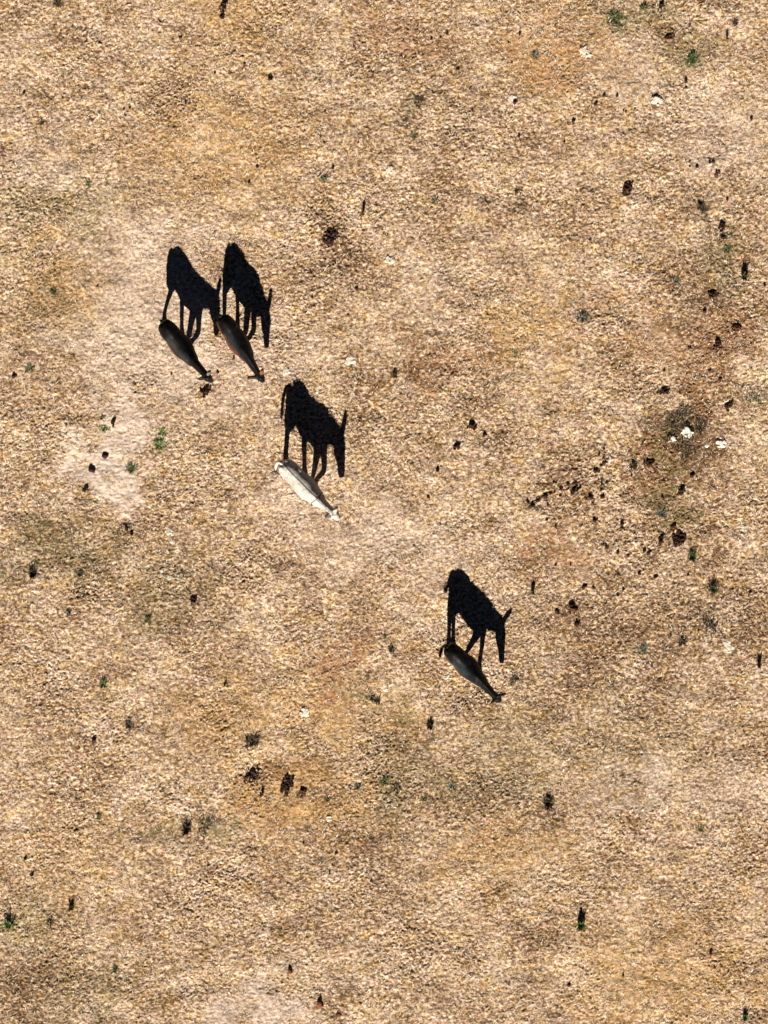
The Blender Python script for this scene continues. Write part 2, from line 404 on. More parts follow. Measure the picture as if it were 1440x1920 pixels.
    for ei, (b_, t_) in enumerate(ears):      # dark ear tips, coloured lining
        t0 = np.array(top + fd * t_[0] + side * t_[1] + Vector((0, 0, t_[2])))
        b0 = np.array(top + fd * b_[0] + side * b_[1] + Vector((0, 0, b_[2])))
        ax_ = t0 - b0; tt = ((v - b0) @ ax_) / (ax_ @ ax_); rad = np.linalg.norm(v - b0 - tt[:, None] * ax_, axis=1)
        on = (rad < .055) & (tt > .12) & (tt < 1.15)
        inner = on & ((nm @ np.array(fd)) > .1) & (tt < .8) & (ei == 0)
        col[on] = coat['ear']; col[inner] = coat['ear_in']; col[on & (tt > .78)] = dark
    a = me2.attributes.new('tint', 'FLOAT_COLOR', 'POINT')
    a.data.foreach_set('color', np.concatenate([np.clip(col, 0, 1), np.ones((n, 1))], 1).astype(np.float32).ravel())
    me2.materials.clear(); me2.materials.append(M_coat)
    me2.polygons.foreach_set('use_smooth', np.full(len(me2.polygons), True))
    me2.name = 'donkey'
    o = bpy.data.objects.new('donkey', me2); C.objects.link(o)
    tag(o, label, 'donkey', 'donkeys standing with lowered heads on the dry field')
    x, y = wx(px, py, .95)
    o.location = (x, y, .005); o.rotation_euler = (0, 0, math.radians(head_deg)); o.scale = (scale,) * 3
    # hooves
    for (hx, hy) in hoofs:
        h = Part(); h.loft([((hx + .016, hy, -.01), .056, .066), ((hx + .012, hy, .02), .052, .061), ((hx, hy, .065), .045, .050), ((hx - .004, hy, .075), .02, .022)], 14, up=(1, 0, 0))
        child('hoof', h.bm, M_hoof, o)
    # eyes
    ec = top.lerp(mz, .30) + fd * .045
    for s in (-1, 1):
        e = Part(); e.ball(ec + side * (s * .074), .019); child('eye', e.bm, M_eye, o)
    # mane of stiff upright hair, and the tail switch
    hair_child('mane', [((w0.x + .02, 0, 1.075), (pf.x + .01, pf.y, poll_z + .035))], 700, .05, coat['mane'], o, seed, mane=True)
    T = [Vector(t) for t in tail]
    hair_child('tail_tuft', [(tuple(T[-2].lerp(T[-1], -.1)), tuple(T[-1] + (T[-1] - T[-2]).normalized() * .04))], 420, .08, coat['tuft'], o, seed + 5, mane=False, d0=(T[-1] - T[-2]).normalized())
    return o

def child(name, bm, material, parent):
    me = bpy.data.meshes.new(name); bm.to_mesh(me); bm.free(); me.materials.append(material)
    me.polygons.foreach_set('use_smooth', np.full(len(me.polygons), True))
    o = bpy.data.objects.new(name, me); C.objects.link(o); o.parent = parent; return o

def hair_child(name, lines, n, length, colr, parent, seed, mane=True, d0=None):
    r = random.Random(seed); V = []; cols = []
    for (a, b) in lines:
        a, b = Vector(a), Vector(b); d = (b - a).normalized(); sd = Vector((0, 0, 1)).cross(d)
        sd = sd.normalized() if sd.length > .1 else Vector((0, 1, 0))
        for _ in range(n):
            t = r.random(); p = a.lerp(b, t)
            if mane:
                p = p + sd * r.gauss(0, .012) - Vector((0, 0, .025 + .03 * 4 * t * (1 - t) * 0))
                q = Vector((r.gauss(0, .25), r.gauss(0, .3), 1)).normalized() * (length + .025) * r.uniform(.6, 1.2)
            else:
                p = p + Vector((r.gauss(0, .013), r.gauss(0, .013), r.gauss(0, .013)))
                q = (d0 + Vector((r.gauss(0, .16), r.gauss(0, .16), r.gauss(0, .16)))).normalized() * length * r.uniform(.5, 1.1)
            w = q.cross(Vector((r.gauss(0, 1), r.gauss(0, 1), r.gauss(0, 1)))).normalized() * r.uniform(.004, .008)
            V += [p - w, p + w, p + q]; c = np.array(colr) * r.uniform(.7, 1.3); cols += [c, c, c * 1.1]
    V = np.array([tuple(v) for v in V])
    me = fast_mesh(name, V, np.arange(len(V)), 3, M_hair, False, tint=np.array(cols))
    o = bpy.data.objects.new(name, me); C.objects.link(o); o.parent = parent; return o

# leg makers: hx, hy hoof position; y side; k = how the joint bends
def hind(y, hx, hy, hock_x=None, hock_y=None):
    hk = hx - .05 if hock_x is None else hock_x
    hyk = hy * .8 + y * .2 if hock_y is None else hock_y
    return [(.21, y * .9, .92, .085, .14), (.20, y, .78, .095, .160), (.20 * .75 + hk * .25, y, .65, .088, .140), (.2 * .4 + hk * .6, y * .6 + hyk * .4, .54, .072, .108), (hk + .015, hyk, .46, .056, .078),
            (hk, hyk, .39, .048, .060), (hk * .6 + hx * .4, (hyk + hy) / 2, .28, .044, .048), (hk * .1 + hx * .9, hy, .13, .043, .045), (hx + .01, hy, .085, .048, .052), (hx + .02, hy, .02, .044, .050)]
def fore(y, hx, hy, knee_x, knee_y=None):
    ky = y if knee_y is None else knee_y
    return [(.97, y, .82, .075, .13), (.98, y, .66, .072, .100), (.98 * .5 + knee_x * .5, (y + ky) / 2, .50, .060, .072), (knee_x, ky, .345, .054, .058), (knee_x * .6 + hx * .4, ky * .6 + hy * .4, .24, .045, .047),
            (hx * .95 + knee_x * .05, hy, .12, .043, .046), (hx, hy, .085, .048, .052), (hx + .012, hy, .02, .044, .050)]

EARS_UP = [((.0, .045, .04), (.02, .13, .20)), ((.0, -.045, .04), (-.04, -.17, .06))]

# chocolate-black donkey, far left
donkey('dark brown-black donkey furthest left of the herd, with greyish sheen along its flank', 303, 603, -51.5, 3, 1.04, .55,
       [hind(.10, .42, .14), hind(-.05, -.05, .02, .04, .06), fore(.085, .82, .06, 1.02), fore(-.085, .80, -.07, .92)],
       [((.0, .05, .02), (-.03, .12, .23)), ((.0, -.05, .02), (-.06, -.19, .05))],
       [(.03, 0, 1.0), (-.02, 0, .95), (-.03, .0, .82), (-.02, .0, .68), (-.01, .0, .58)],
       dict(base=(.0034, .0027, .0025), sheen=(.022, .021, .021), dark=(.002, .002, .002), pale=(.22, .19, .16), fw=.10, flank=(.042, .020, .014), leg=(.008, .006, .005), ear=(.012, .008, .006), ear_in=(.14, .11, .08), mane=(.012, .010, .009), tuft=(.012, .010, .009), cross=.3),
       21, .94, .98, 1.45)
# brown donkey beside it
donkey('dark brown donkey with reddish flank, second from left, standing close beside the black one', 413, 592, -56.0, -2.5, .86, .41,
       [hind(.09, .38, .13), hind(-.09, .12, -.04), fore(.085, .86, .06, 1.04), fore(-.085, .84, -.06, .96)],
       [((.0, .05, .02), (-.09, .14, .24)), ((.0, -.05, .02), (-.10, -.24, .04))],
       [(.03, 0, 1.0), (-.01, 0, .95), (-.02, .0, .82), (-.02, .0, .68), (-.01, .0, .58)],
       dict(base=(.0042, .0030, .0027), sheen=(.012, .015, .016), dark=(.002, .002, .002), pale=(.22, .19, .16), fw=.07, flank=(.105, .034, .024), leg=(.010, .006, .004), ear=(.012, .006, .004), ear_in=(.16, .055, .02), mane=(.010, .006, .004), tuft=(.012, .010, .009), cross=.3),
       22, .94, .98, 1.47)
# white-grey donkey
donkey('pale cream-grey donkey with a dark back stripe and shoulder cross, alone near the middle', 528, 867, -45.5, 2, 1.00, .49,
       [hind(.10, .46, .14), hind(-.08, .02, .04, .02, .03), fore(.085, .86, .07, 1.04), fore(-.085, .83, -.04, .93)],
       [((.0, .05, .02), (-.03, .15, .27)), ((.0, -.05, .02), (-.07, -.16, .09))],
       [(.04, 0, .98), (-.04, -.04, .94), (-.05, -.09, .87), (-.02, -.15, .79), (.02, -.19, .72)],
       dict(base=(.39, .35, .30), dark=(.035, .034, .034), pale=(.50, .45, .39), flank=(.41, .375, .325), leg=(.26, .22, .18), ear=(.10, .075, .055), ear_in=(.42, .30, .20), mane=(.035, .030, .027), tuft=(.02, .012, .010), cross=1),
       23, 1.02, .93, 1.49)
# black donkey, right
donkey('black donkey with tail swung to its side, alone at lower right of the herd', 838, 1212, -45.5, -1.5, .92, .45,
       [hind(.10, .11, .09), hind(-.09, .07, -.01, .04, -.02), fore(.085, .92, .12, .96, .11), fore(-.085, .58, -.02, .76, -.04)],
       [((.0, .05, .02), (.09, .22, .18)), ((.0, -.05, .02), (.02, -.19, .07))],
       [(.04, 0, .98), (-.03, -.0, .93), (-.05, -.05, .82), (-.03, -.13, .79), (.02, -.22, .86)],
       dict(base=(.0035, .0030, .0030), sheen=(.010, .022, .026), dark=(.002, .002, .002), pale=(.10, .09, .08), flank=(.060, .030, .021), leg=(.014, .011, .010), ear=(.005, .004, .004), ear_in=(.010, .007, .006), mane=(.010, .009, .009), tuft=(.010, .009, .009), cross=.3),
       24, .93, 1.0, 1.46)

# ---------------------------------------------------------------- stones, droppings, tufts
def lumps(bm, pts, seed, sub=2):
    """pts: (x, y, z, radius, (sx, sy, sz)) irregular lumps"""
    r = random.Random(seed)
    for (x, y, z, rad, sc) in pts:
        rot = Matrix.Rotation(r.uniform(0, 6.28), 4, 'Z') @ Matrix.Rotation(r.uniform(-.3, .3), 4, 'X')
        ret = bmesh.ops.create_icosphere(bm, subdivisions=sub, radius=rad)
        ph = [(Vector((r.gauss(0, 1), r.gauss(0, 1), r.gauss(0, 1))) * 1.8 / rad, r.uniform(0, 6.28)) for _ in range(8)]
        for v in ret['verts']:
            k = 1 + .12 * sum(math.sin(v.co.dot(d) + f) for d, f in ph)
            c = v.co * k; c = Vector((c.x * sc[0], c.y * sc[1], c.z * sc[2]))
            v.co = rot @ c + Vector((x, y, z))

def place(name, bm, material, px, py, label, cat, group=None, smooth=True):
    me = bpy.data.meshes.new(name); bm.to_mesh(me); bm.free(); me.materials.append(material)
    me.polygons.foreach_set('use_smooth', np.full(len(me.polygons), smooth))
    o = bpy.data.objects.new(name, me); C.objects.link(o)
    x, y = wx(px, py); o.location = (x, y, float(hz(x, y)))
    return tag(o, label, cat, group)

sd = 100
def dropping(px, py, s, label, group=None, dry=False):
    """one lump of dung, s = width in metres"""
    global sd; sd += 1
    r = random.Random(sd); bm = bmesh.new()
    s *= .98
    lumps(bm, [(0, 0, s * .22, s * .5, (1, r.uniform(.7, 1), .7))] + ([(s * .4, s * .25, s * .15, s * .3, (1, 1, .8))] if s > .08 else []), sd)
    return place('dropping', bm, M_dung2 if dry else M_dung, px, py, label, 'dropping', group)

def pile(px, py, w, h, label, dry=False, dens=1.0):
    """a heap of many balls of dung spread over w x h metres"""
    global sd; sd += 1
    r = random.Random(sd); bm = bmesh.new(); pts = []
    n = max(9, int(w * h * 950 * dens ** .6))
    pts.append((0, 0, .0, .5, (w * .42, h * .5, .04)))
    lob = [r.uniform(.55, 1.15) for _ in range(7)]
    for k in range(n):
        a = r.uniform(0, 6.28); q = r.random() ** .6 * .56; q *= lob[int(a / 6.29 * 7)]; x = q * math.cos(a) * w; y = q * math.sin(a) * h
        rad = r.uniform(.014, .030); pts.append((x + .25 * y, y, rad * .7 + max(0, .06 * (1 - q * 1.9)) * r.random(), rad, (1, r.uniform(.75, 1), .85)))
    lumps(bm, pts, sd, 1)
    return place('dung_pile', bm, M_dung2 if dry else M_dung, px, py, label, 'dung pile')

def stone(px, py, w, h, label, white=False, group=None):
    global sd; sd += 1
    r = random.Random(sd); bm = bmesh.new()
    z = min(w, h) * .04
    flat = .30 if white else .16
    pts = [(0, 0, z, .5, (w * .85, h * .85, min(w, h) * flat))]
    if w > .12:
        for k in range(7):
            a = r.uniform(0, 6.28); pts.append((math.cos(a) * w * .36, math.sin(a) * h * .36, z * .8, .5, (w * r.uniform(.2, .45), h * r.uniform(.2, .42), min(w, h) * (flat + r.uniform(-.05, .12)))))
    for p in pts: lumps(bm, [(p[0], p[1], p[2], p[3], p[4])], sd + int(p[0] * 1000) % 97, 3 if w > .12 else 2)
    return place('stone', bm, M_white if white else M_stone, px, py, label, 'stone', group)

def tuft(px, py, height, spread, n, label, kind='green', name='grass_tuft', lean=0.0):
    """blades rising from one root; kinds differ in colour"""
    global sd; sd += 1
    r = random.Random(sd); V = []; L = []; cols = []
    pal = {'green': [(.035, .065, .020), (.08, .11, .03), (.17, .15, .06)], 'bright': [(.035, .12, .03), (.09, .19, .04), (.36, .30, .09)],
           'olive': [(.06, .075, .025), (.12, .12, .045), (.22, .18, .08)], 'dry': [(.20, .12, .05), (.35, .24, .11), (.10, .06, .03)],
           'grey': [(.08, .09, .06), (.19, .19, .13), (.12, .12, .07)], 'dark': [(.020, .022, .010), (.050, .038, .017), (.11, .060, .026)]}[kind]
    weed = name == 'weed'
    if weed: height *= .75; n = int(n * .75); big = 1 + (spread > .35); cl = [(0, 0)] + [(r.gauss(0, spread * .26 * big), r.gauss(0, spread * .18 * big)) for _ in range(8 * big)]
    for k in range(n):
        a = r.uniform(0, 6.28); q = r.random() ** .6; bx, by = math.cos(a) * spread * .35 * q, math.sin(a) * spread * .35 * q
        if weed: ca, cb = r.choice(cl); u = r.random() ** .4; bx = bx * .5 + ca * u; by = by * .5 + cb * u
        hh = height * r.uniform(.45, 1.05); out = spread * .5 * q * r.uniform(.4, 1.3); w = r.uniform(.004, .009) * (1 + height)
        sx, sy = -math.sin(a + r.uniform(-1, 1)) * w, math.cos(a + r.uniform(-1, 1)) * w
        i = len(V)
        mx, my = bx + math.cos(a) * out * .35, by + math.sin(a) * out * .35
        tx, ty = bx + math.cos(a) * out, by + math.sin(a) * out + lean
        V += [(bx - sx, by - sy, -.01), (bx + sx, by + sy, -.01), (mx + sx, my + sy, hh * .6), (mx - sx, my - sy, hh * .6), (tx, ty, hh * r.uniform(.8, 1))]
        L += [i, i + 1, i + 2, i, i + 2, i + 3, i + 3, i + 2, i + 4]
        c = np.array(pal[r.choice((0, 0, 1, 1, 2))]) * r.uniform(.7, 1.3); cols += [c] * 5
    me = fast_mesh(name, np.array(V), np.array(L), 3, M_leaf, False, tint=np.array(cols))
    o = bpy.data.objects.new(name, me); C.objects.link(o)
    x, y = wx(px, py); o.location = (x, y, float(hz(x, y)))
    return tag(o, label, 'grass tuft' if name == 'grass_tuft' else 'weed')

# dung piles
pile(419, 13, .13, .26, 'small black dung heap at the top edge of the field, left of centre')
pile(417, 31, .10, .12, 'round black clump of dung just below the heap at the top edge')
pile(617, 447, .27, .42, 'large black dung heap up and right of the two dark donkeys', dens=1.5)
pile(1175, 355, .20, .28, 'compact black dung heap alone in the upper right of the field', dens=2)
pile(385, 733, .19, .24, 'loose black dung heap directly below the leftmost donkey\'s head', dens=1.3)
pile(1245, 734, .24, .14, 'low dark dung heap up and left of the white stones', dens=2)
pile(1275, 1012, .30, .36, 'broad dark dung heap at the right, below the white stones and weeds', dens=1.2)
pile(1239, 1015, .11, .19, 'narrow dark dung clump left of the broad heap below the weeds', dens=1.5)
pile(1262, 990, .14, .14, 'brownish dung clump touching the upper left of the broad heap', True)
pile(470, 1456, .30, .36, 'black dung heap, left one of the pair in the lower left field', dens=1.2)
pile(537, 1476, .24, .42, 'tall black dung heap, right one of the pair in the lower left field', dens=1.5)
pile(567, 1487, .18, .20, 'small brown dung clump to the right of the tall lower-left heap', True, 1.4)
pile(492, 1487, .06, .15, 'thin dark dung streak between the two lower-left heaps', dens=2)
pile(883, 799, .20, .17, 'small black dung heap in the middle, right of the pale donkey\'s shadow')
pile(856, 838, .12, .11, 'black clump of dung below and left of the small middle heap', dens=2)
pile(1077, 922, .14, .16, 'crumbled dark dung at the upper end of the line of droppings', dens=1.3)
pile(1118, 883, .15, .09, 'flat dark brown dung pat right above the line of droppings', dens=2.5)
pile(1255, 68, .18, .14, 'black dung clump near the top right corner, under the green weeds')
pile(1240, 10, .08, .17, 'upright dark dung streak at the top edge on the right', dens=2)
pile(1354, 426, .14, .20, 'dark dung clump near the right edge, above a green tuft')
pile(1336, 552, .26, .14, 'scattered black dung patch near the right edge, below the tall green tuft', dens=.9)
pile(1380, 616, .26, .12, 'brownish dung patch close to the right edge', True, .9)
pile(1346, 645, .20, .24, 'loose group of dung balls below the brownish patch at the right', dens=.8)
pile(1366, 762, .12, .17, 'black dung clump standing up and right of the white stones', dens=2)
pile(1278, 920, .14, .24, 'dark dung clump under the reddish ground below the white stones', dens=1.3)
pile(1218, 868, .22, .14, 'blackish dung mixed with weeds left of the reddish ground')
pile(1073, 1142, .24, .18, 'brown crumbling dung pat right of the black donkey\'s shadow', True)
pile(160, 918, .13, .13, 'small dung crumbs at the bottom of the pale sandy hollow', dens=1.2)
pile(213, 793, .10, .16, 'dark dung crumbs at the top of the pale sandy hollow', dens=1.2)
pile(363, 1127, .14, .14, 'dark dung crumbs in the rough grass left of centre', dens=1.0)
pile(1345, 325, .12, .12, 'brownish dung crumbs right of the row of small droppings', True)

# single droppings, in groups that nothing tells apart
def drops(label, group, pts, dry=False):
    for (x, y, s) in pts: dropping(x, y, s / 90, label, group, dry)
drops('black round dropping in the line of droppings running up to the right, mid field', 'line of droppings',
      [(990, 942, 6), (998, 949, 8), (1007, 939, 9), (1022, 930, 9), (1032, 925, 7), (1052, 917, 7), (1065, 908, 6), (1078, 906, 8), (1027, 947, 5), (1050, 930, 5), (1040, 923, 5)])
drops('dark dropping at the loose upper end of the line, near the flat dung pat', 'droppings near the flat pat',
      [(1133, 868, 9), (1127, 873, 6), (1132, 859, 5), (1123, 853, 5), (1132, 841, 5), (1107, 933, 9), (1112, 942, 7), (1108, 923, 5), (1088, 915, 5), (1130, 932, 7)])
drops('small black dropping below the broad dung heap at the right', 'droppings below the broad heap',
      [(1137, 1026, 8), (1131, 1021, 6), (1158, 1036, 7), (1178, 1041, 6), (1208, 1033, 7), (1216, 1037, 8), (1115, 977, 9), (1025, 974, 6), (1042, 988, 4)])
drops('small dark dropping in the rough grass between the black donkey and the right edge', 'droppings right of the black donkey',
      [(1228, 1082, 8), (1199, 1076, 7), (1168, 1106, 7), (1158, 1116, 6), (1095, 1101, 9), (1081, 1170, 10), (1043, 1146, 6), (1047, 1150, 5), (1042, 1059, 5), (1070, 1059, 4), (1290, 1078, 5), (1113, 1102, 6), (1257, 1190, 5)])
drops('tiny black dropping in the cluster of four near the right edge of the upper field', 'four tiny droppings',
      [(1294, 302, 4.5), (1294, 312, 4.5), (1307, 313, 5.5), (1331, 306, 5)])
dropping(1338, 302, .08, 'slightly larger black dropping at the right end of the tiny cluster')
drops('small black dropping on the light ground right of the reddish patch in the upper field', 'droppings below the reddish patch',
      [(1132, 179, 6), (1117, 195, 7), (1157, 180, 6), (1075, 227, 7), (1058, 266, 6), (973, 255, 6), (965, 192, 8), (1169, 207, 4), (1173, 210, 4), (1190, 203, 4)])
drops('tiny black dropping in the trio above the middle of the top field', 'trio near the top', [(779, 101, 4.5), (774, 109, 4.5), (780, 106, 4), (809, 73, 5), (826, 71, 4), (838, 64, 4.5)])
drops('tiny dark dropping in the small scatter at the upper left', 'scatter at the upper left', [(232, 205, 4.5), (243, 202, 4.5), (235, 215, 5), (247, 188, 3.5), (118, 183, 4), (83, 172, 3.5)])
dropping(506, 149, .085, 'round black dropping alone left of centre in the top field')
dropping(625, 314, .08, 'oval black dropping above the large heap, beside the thin tuft')
dropping(483, 313, .065, 'black dropping above the second donkey\'s shadow, far from others')
dropping(664, 87, .055, 'small black dropping at the top, centre')
dropping(858, 130, .075, 'black dropping in the top field, shaped like a teardrop')
dropping(882, 166, .05, 'little black dropping below the teardrop one')
dropping(885, 208, .06, 'brown dropping right of the dark weed in the top field', dry=True)
dropping(960, 117, .055, 'black dropping near the blue-green sprig at the top')
dropping(953, 80, .055, 'black dropping just left of the blue-green sprig, higher one')
dropping(609, 208, .05, 'tiny black dropping over the large heap, upper one of three')
dropping(607, 267, .05, 'tiny black dropping over the large heap, left lower one')
dropping(672, 267, .045, 'tiny black dropping over the thin tuft')
dropping(571, 245, .04, 'tiny black dropping far up and left of the thin tuft')
dropping(403, 137, .055, 'black dropping in the golden grass at the upper left')
dropping(348, 193, .055, 'black dropping on the greenish tinge at the upper left')
dropping(45, 174, .065, 'black dropping near the left edge at the top')
dropping(338, 72, .075, 'dark brown dropping below the brown stain, top left', dry=True)
dropping(459, 119, .05, 'black dropping right of the golden grass in the upper left')
dropping(467, 342, .06, 'black dropping above the gap between the two dark shadows')
dropping(1286, 153, .08, 'black dropping in the upper right, upper of a touching pair')
dropping(1286, 163, .06, 'smaller black dropping in the upper right, lower of a touching pair')
dropping(1409, 223, .08, 'round black dropping near the right edge of the upper field')
dropping(1354, 446, .08, 'black dropping right above the green tuft near the right edge')
dropping(1363, 374, .07, 'black dropping right of the dark green weed in the upper right')
dropping(1320, 584, .085, 'round black dropping under the scattered patch near the right edge')
dropping(1294, 652, .075, 'black dropping left of the loose group of dung balls')
dropping(1245, 696, .06, 'dark red-brown dropping over the low heap at the right', dry=True)
dropping(1330, 695, .07, 'black dropping below the loose group of dung balls, left one')
dropping(1350, 711, .075, 'black dropping below the loose group of dung balls, right one')
dropping(1434, 535, .07, 'black dropping touching the right edge of the picture')
dropping(1374, 752, .05, 'small black dropping beside the upright black clump')
dropping(1184, 892, .05, 'small black dropping below the dark green sprig')
dropping(1242, 932, .07, 'small black dropping in the reddish ground, lower left')
dropping(1297, 893, .09, 'black dropping at the right border of the reddish ground')
dropping(908, 816, .09, 'black dropping to the right of the small middle heap')
dropping(820, 883, .08, 'black dropping right of the pale donkey\'s muzzle shadow')
dropping(803, 932, .065, 'black dropping below the one right of the muzzle shadow')
dropping(586, 558, .06, 'round black dropping right of the second donkey\'s shadow')
dropping(668, 541, .07, 'black dropping farther right of the second donkey\'s shadow')
dropping(653, 590, .04, 'tiny black dropping above the flat pale stone')
dropping(533, 1012, .055, 'round black dropping below the pale donkey')
dropping(173, 883, .115, 'largest black dropping on the pale sandy hollow')
dropping(198, 856, .095, 'black dropping above the largest one on the sandy hollow')
dropping(26, 706, .10, 'dark brown dropping near the left edge, beside pale soil')
dropping(321, 701, .05, 'small black dropping on the sand below the leftmost donkey')
dropping(183, 537, .06, 'small brown dropping on the sand left of the leftmost donkey', dry=True)
dropping(408, 698, .06, 'small dark dropping beside the leftmost donkey\'s ear')
dropping(438, 671, .07, 'dark brown dropping beside the brown donkey\'s shoulder')
dropping(237, 991, .095, 'dark brown dropping in the rough left field, left of the pale lumps')
dropping(247, 1002, .07, 'dark brown dropping just below and right of the one left of the pale lumps')
dropping(175, 1389, .10, 'black elongated dropping near the lower left')
dropping(48, 1611, .06, 'small black dropping in the lower left corner area')
dropping(849, 1161, .04, 'tiny dropping touching the black donkey\'s leg shadow')
dropping(1332, 1788, .07, 'round black dropping in the lower right corner area')
dropping(1067, 1847, .08, 'black three-cornered dropping below the small tufts at the bottom')
dropping(1168, 1829, .07, 'thin black dropping at the bottom right')
dropping(569, 1581, .05, 'small black dropping under the pale crumbled stones')
dropping(630, 1600, .08, 'black dropping on a pale speck, lower centre')
dropping(618, 1637, .055, 'small black dropping below the pale speck, lower centre')
dropping(696, 1652, .05, 'tiny black dropping, lower one of the lower centre')
dropping(529, 1842, .05, 'tiny black dropping next to the rusty lump')

def rusty(px, py, s, label):
    global sd; sd += 1
    bm = bmesh.new(); lumps(bm, [(0, 0, s * .2, s * .5, (1.2, .7, .7)), (s * .4, -.2 * s, s * .1, s * .3, (1, 1, .8))], sd)
    place('clod', bm, M_rusty, px, py, label, 'clod')
rusty(598, 1883, .15, 'largest rusty brown clod at the bottom of the field')
rusty(635, 1902, .09, 'small rusty brown clod at the very bottom')
rusty(543, 1821, .10, 'rusty orange clod above the largest one at the bottom')

# stones
stone(656, 676, .24, .22, 'flat pale stone between the brown donkey and the dark twiggy weed')
stone(535, 697, .22, .16, 'broad pale stone against the top of the pale donkey\'s shadow')
stone(467, 838, .16, .10, 'low pale stone left of the pale donkey')
stone(1231, 189, .24, .22, 'pale stone in the upper right, under a dark streak')
stone(1100, 97, .30, .24, 'broad pale stone beside the reddish patch at the top')
stone(731, 319, .16, .17, 'round pale stone in the upper middle field')
stone(730, 487, .18, .18, 'faint pale stone right of the large black dung heap')
stone(961, 186, .20, .17, 'pale stone left of the reddish patch\'s lower end')
stone(839, 1270, .19, .08, 'bright flat sliver of stone beside the black donkey\'s flank', True)
stone(572, 1335, .22, .20, 'pale greenish stone lying in the golden grass, lower centre')
stone(1288, 811, .28, .18, 'largest white stone, in the dark weeds at the right', True)
stone(1263, 823, .13, .10, 'small white stone left of the largest one in the weeds', True)
stone(1352, 832, .26, .17, 'white stone at the right border of the weeds', True)
stone(1325, 835, .12, .14, 'smaller white stone between the two large white ones', True)
stone(1300, 848, .09, .05, 'tiny white chip below the largest white stone', True)
stone(316, 996, .16, .18, 'pale lump of soil, upper one of two in the left field')
stone(321, 1014, .12, .16, 'pale lump of soil, lower one of two in the left field')
stone(304, 1070, .09, .08, 'small pale stone left of a dark speck in the left field')
stone(319, 1083, .14, .07, 'flat pale stone under a dark speck in the left field')
stone(1395, 991, .18, .11, 'pale stone at the right edge, top one of three')
stone(1392, 1003, .09, .08, 'small pale stone at the right edge, middle one of three')
stone(1388, 1016, .07, .13, 'narrow pale stone at the right edge, bottom one of three')
stone(1411, 1816, .08, .17, 'upright white stone near the lower right corner', True)
stone(447, 1767, .075, .06, 'small white pebble in the lower left field', True)
stone(774, 1811, .075, .07, 'small white pebble at the bottom centre', True)
stone(1229, 1731, .06, .06, 'tiny white pebble right of the tall bright tuft', True)
stone(720, 1290, .17, .11, 'pale stone above the two dark weeds in the lower middle')
stone(903, 84, .10, .045, 'thin white chip at the top, right of centre', True)
stone(727, 899, .07, .06, 'small white pebble right of the pale donkey', True)
stone(1082, 409, .07, .05, 'small white pebble below and left of the compact dung heap', True)
stone(1057, 1442, .06, .05, 'tiny white pebble in the lower right field', True)
stone(323, 108, .09, .045, 'thin white chip in the upper left field', True)
stone(205, 291, .055, .055, 'tiny white pebble in the upper left field, left of the golden grass', True)
stone(450, 368, .08, .04, 'thin pale chip above the dark shadows')
stone(866, 832, .09, .07, 'small pale stone below the small middle dung heap')
stone(253, 1260, .05, .06, 'tiny white pebble right of the bright sprout, left field', True)
stone(160, 1269, .05, .06, 'tiny white pebble left of the bright sprout, left field', True)
stone(94, 1559, .05, .06, 'tiny white pebble in the lower left field near the edge', True)
stone(617, 1535, .14, .12, 'pale crumbled stone right of the small brown dung, right piece')
stone(602, 1538, .12, .08, 'pale crumbled stone right of the small brown dung, left piece')
stone(397, 714, .07, .05, 'small white stone under the leftmost donkey\'s nose', True)  # white lump standing in for the donkey's sunlit pale muzzle
stone(1366, 1212, .14, .30, 'pale ridge of soil in the rough grass near the right edge')

# tufts and weeds
T = tuft
T(1089, 1736, .27, .16, 130, 'tall bright green tuft casting a long black shadow, lower right', 'bright')
T(1397, 1908, .15, .11, 80, 'small bright green tuft at the bottom right corner', 'bright')
T(193, 1284, .12, .16, 70, 'bright green sprout in the lower left field', 'bright')
T(17, 1736, .20, .26, 80, 'yellow-green spiky tuft at the left edge near the bottom', 'bright')
T(134, 1703, .20, .12, 60, 'slim green tuft right of the spiky one at the left edge', 'green')
T(92, 1733, .12, .16, 40, 'faint olive tuft between the two lower left tufts', 'olive')
T(298, 836, .10, .26, 170, 'green weed at the right rim of the sandy hollow, largest there', 'bright', 'weed')
T(304, 812, .06, .20, 110, 'small green weed right above the largest one at the hollow', 'bright', 'weed')
T(193, 804, .07, .16, 110, 'green weed at the top rim of the sandy hollow', 'bright', 'weed')
T(193, 784, .06, .12, 60, 'dull olive weed above the green one at the hollow\'s top rim', 'olive', 'weed')
T(247, 881, .07, .22, 120, 'dark green weed at the bottom rim of the sandy hollow', 'green', 'weed')
T(100, 549, .06, .16, 80, 'green weed at the left, beside the sandy patch', 'green', 'weed')
T(57, 692, .06, .20, 90, 'flat green weed near the left edge, above the brown dropping', 'green', 'weed')
T(1297, 1044, .14, .18, 90, 'green tuft right under the broad dung heap', 'green')
T(1336, 1106, .16, .18, 90, 'yellow-green tuft right of the droppings in the right field', 'green')
T(1153, 34, .12, .34, 200, 'green weed near the top edge, right', 'green', 'weed')
T(1208, 14, .08, .14, 80, 'green weed at the top edge, right of the larger weed', 'green', 'weed')
T(1295, 112, .09, .30, 150, 'green weed below the top right corner', 'green', 'weed')
T(1378, 44, .10, .16, 90, 'dark green weed at the top right corner', 'dark', 'weed')
T(1315, 391, .10, .20, 150, 'dark green weed in the upper right field', 'dark', 'weed')
T(1362, 467, .09, .18, 120, 'green weed near the right edge, below the dung clump', 'green', 'weed')
T(1395, 520, .24, .14, 80, 'tall pale green tuft near the right edge with an upright shadow', 'green')
T(680, 402, .20, .09, 26, 'thin straw tuft with a spiky shadow, above centre', 'dry')
T(1363, 72, .17, .06, 24, 'thin straw tuft with a short shadow, upper right', 'dry')
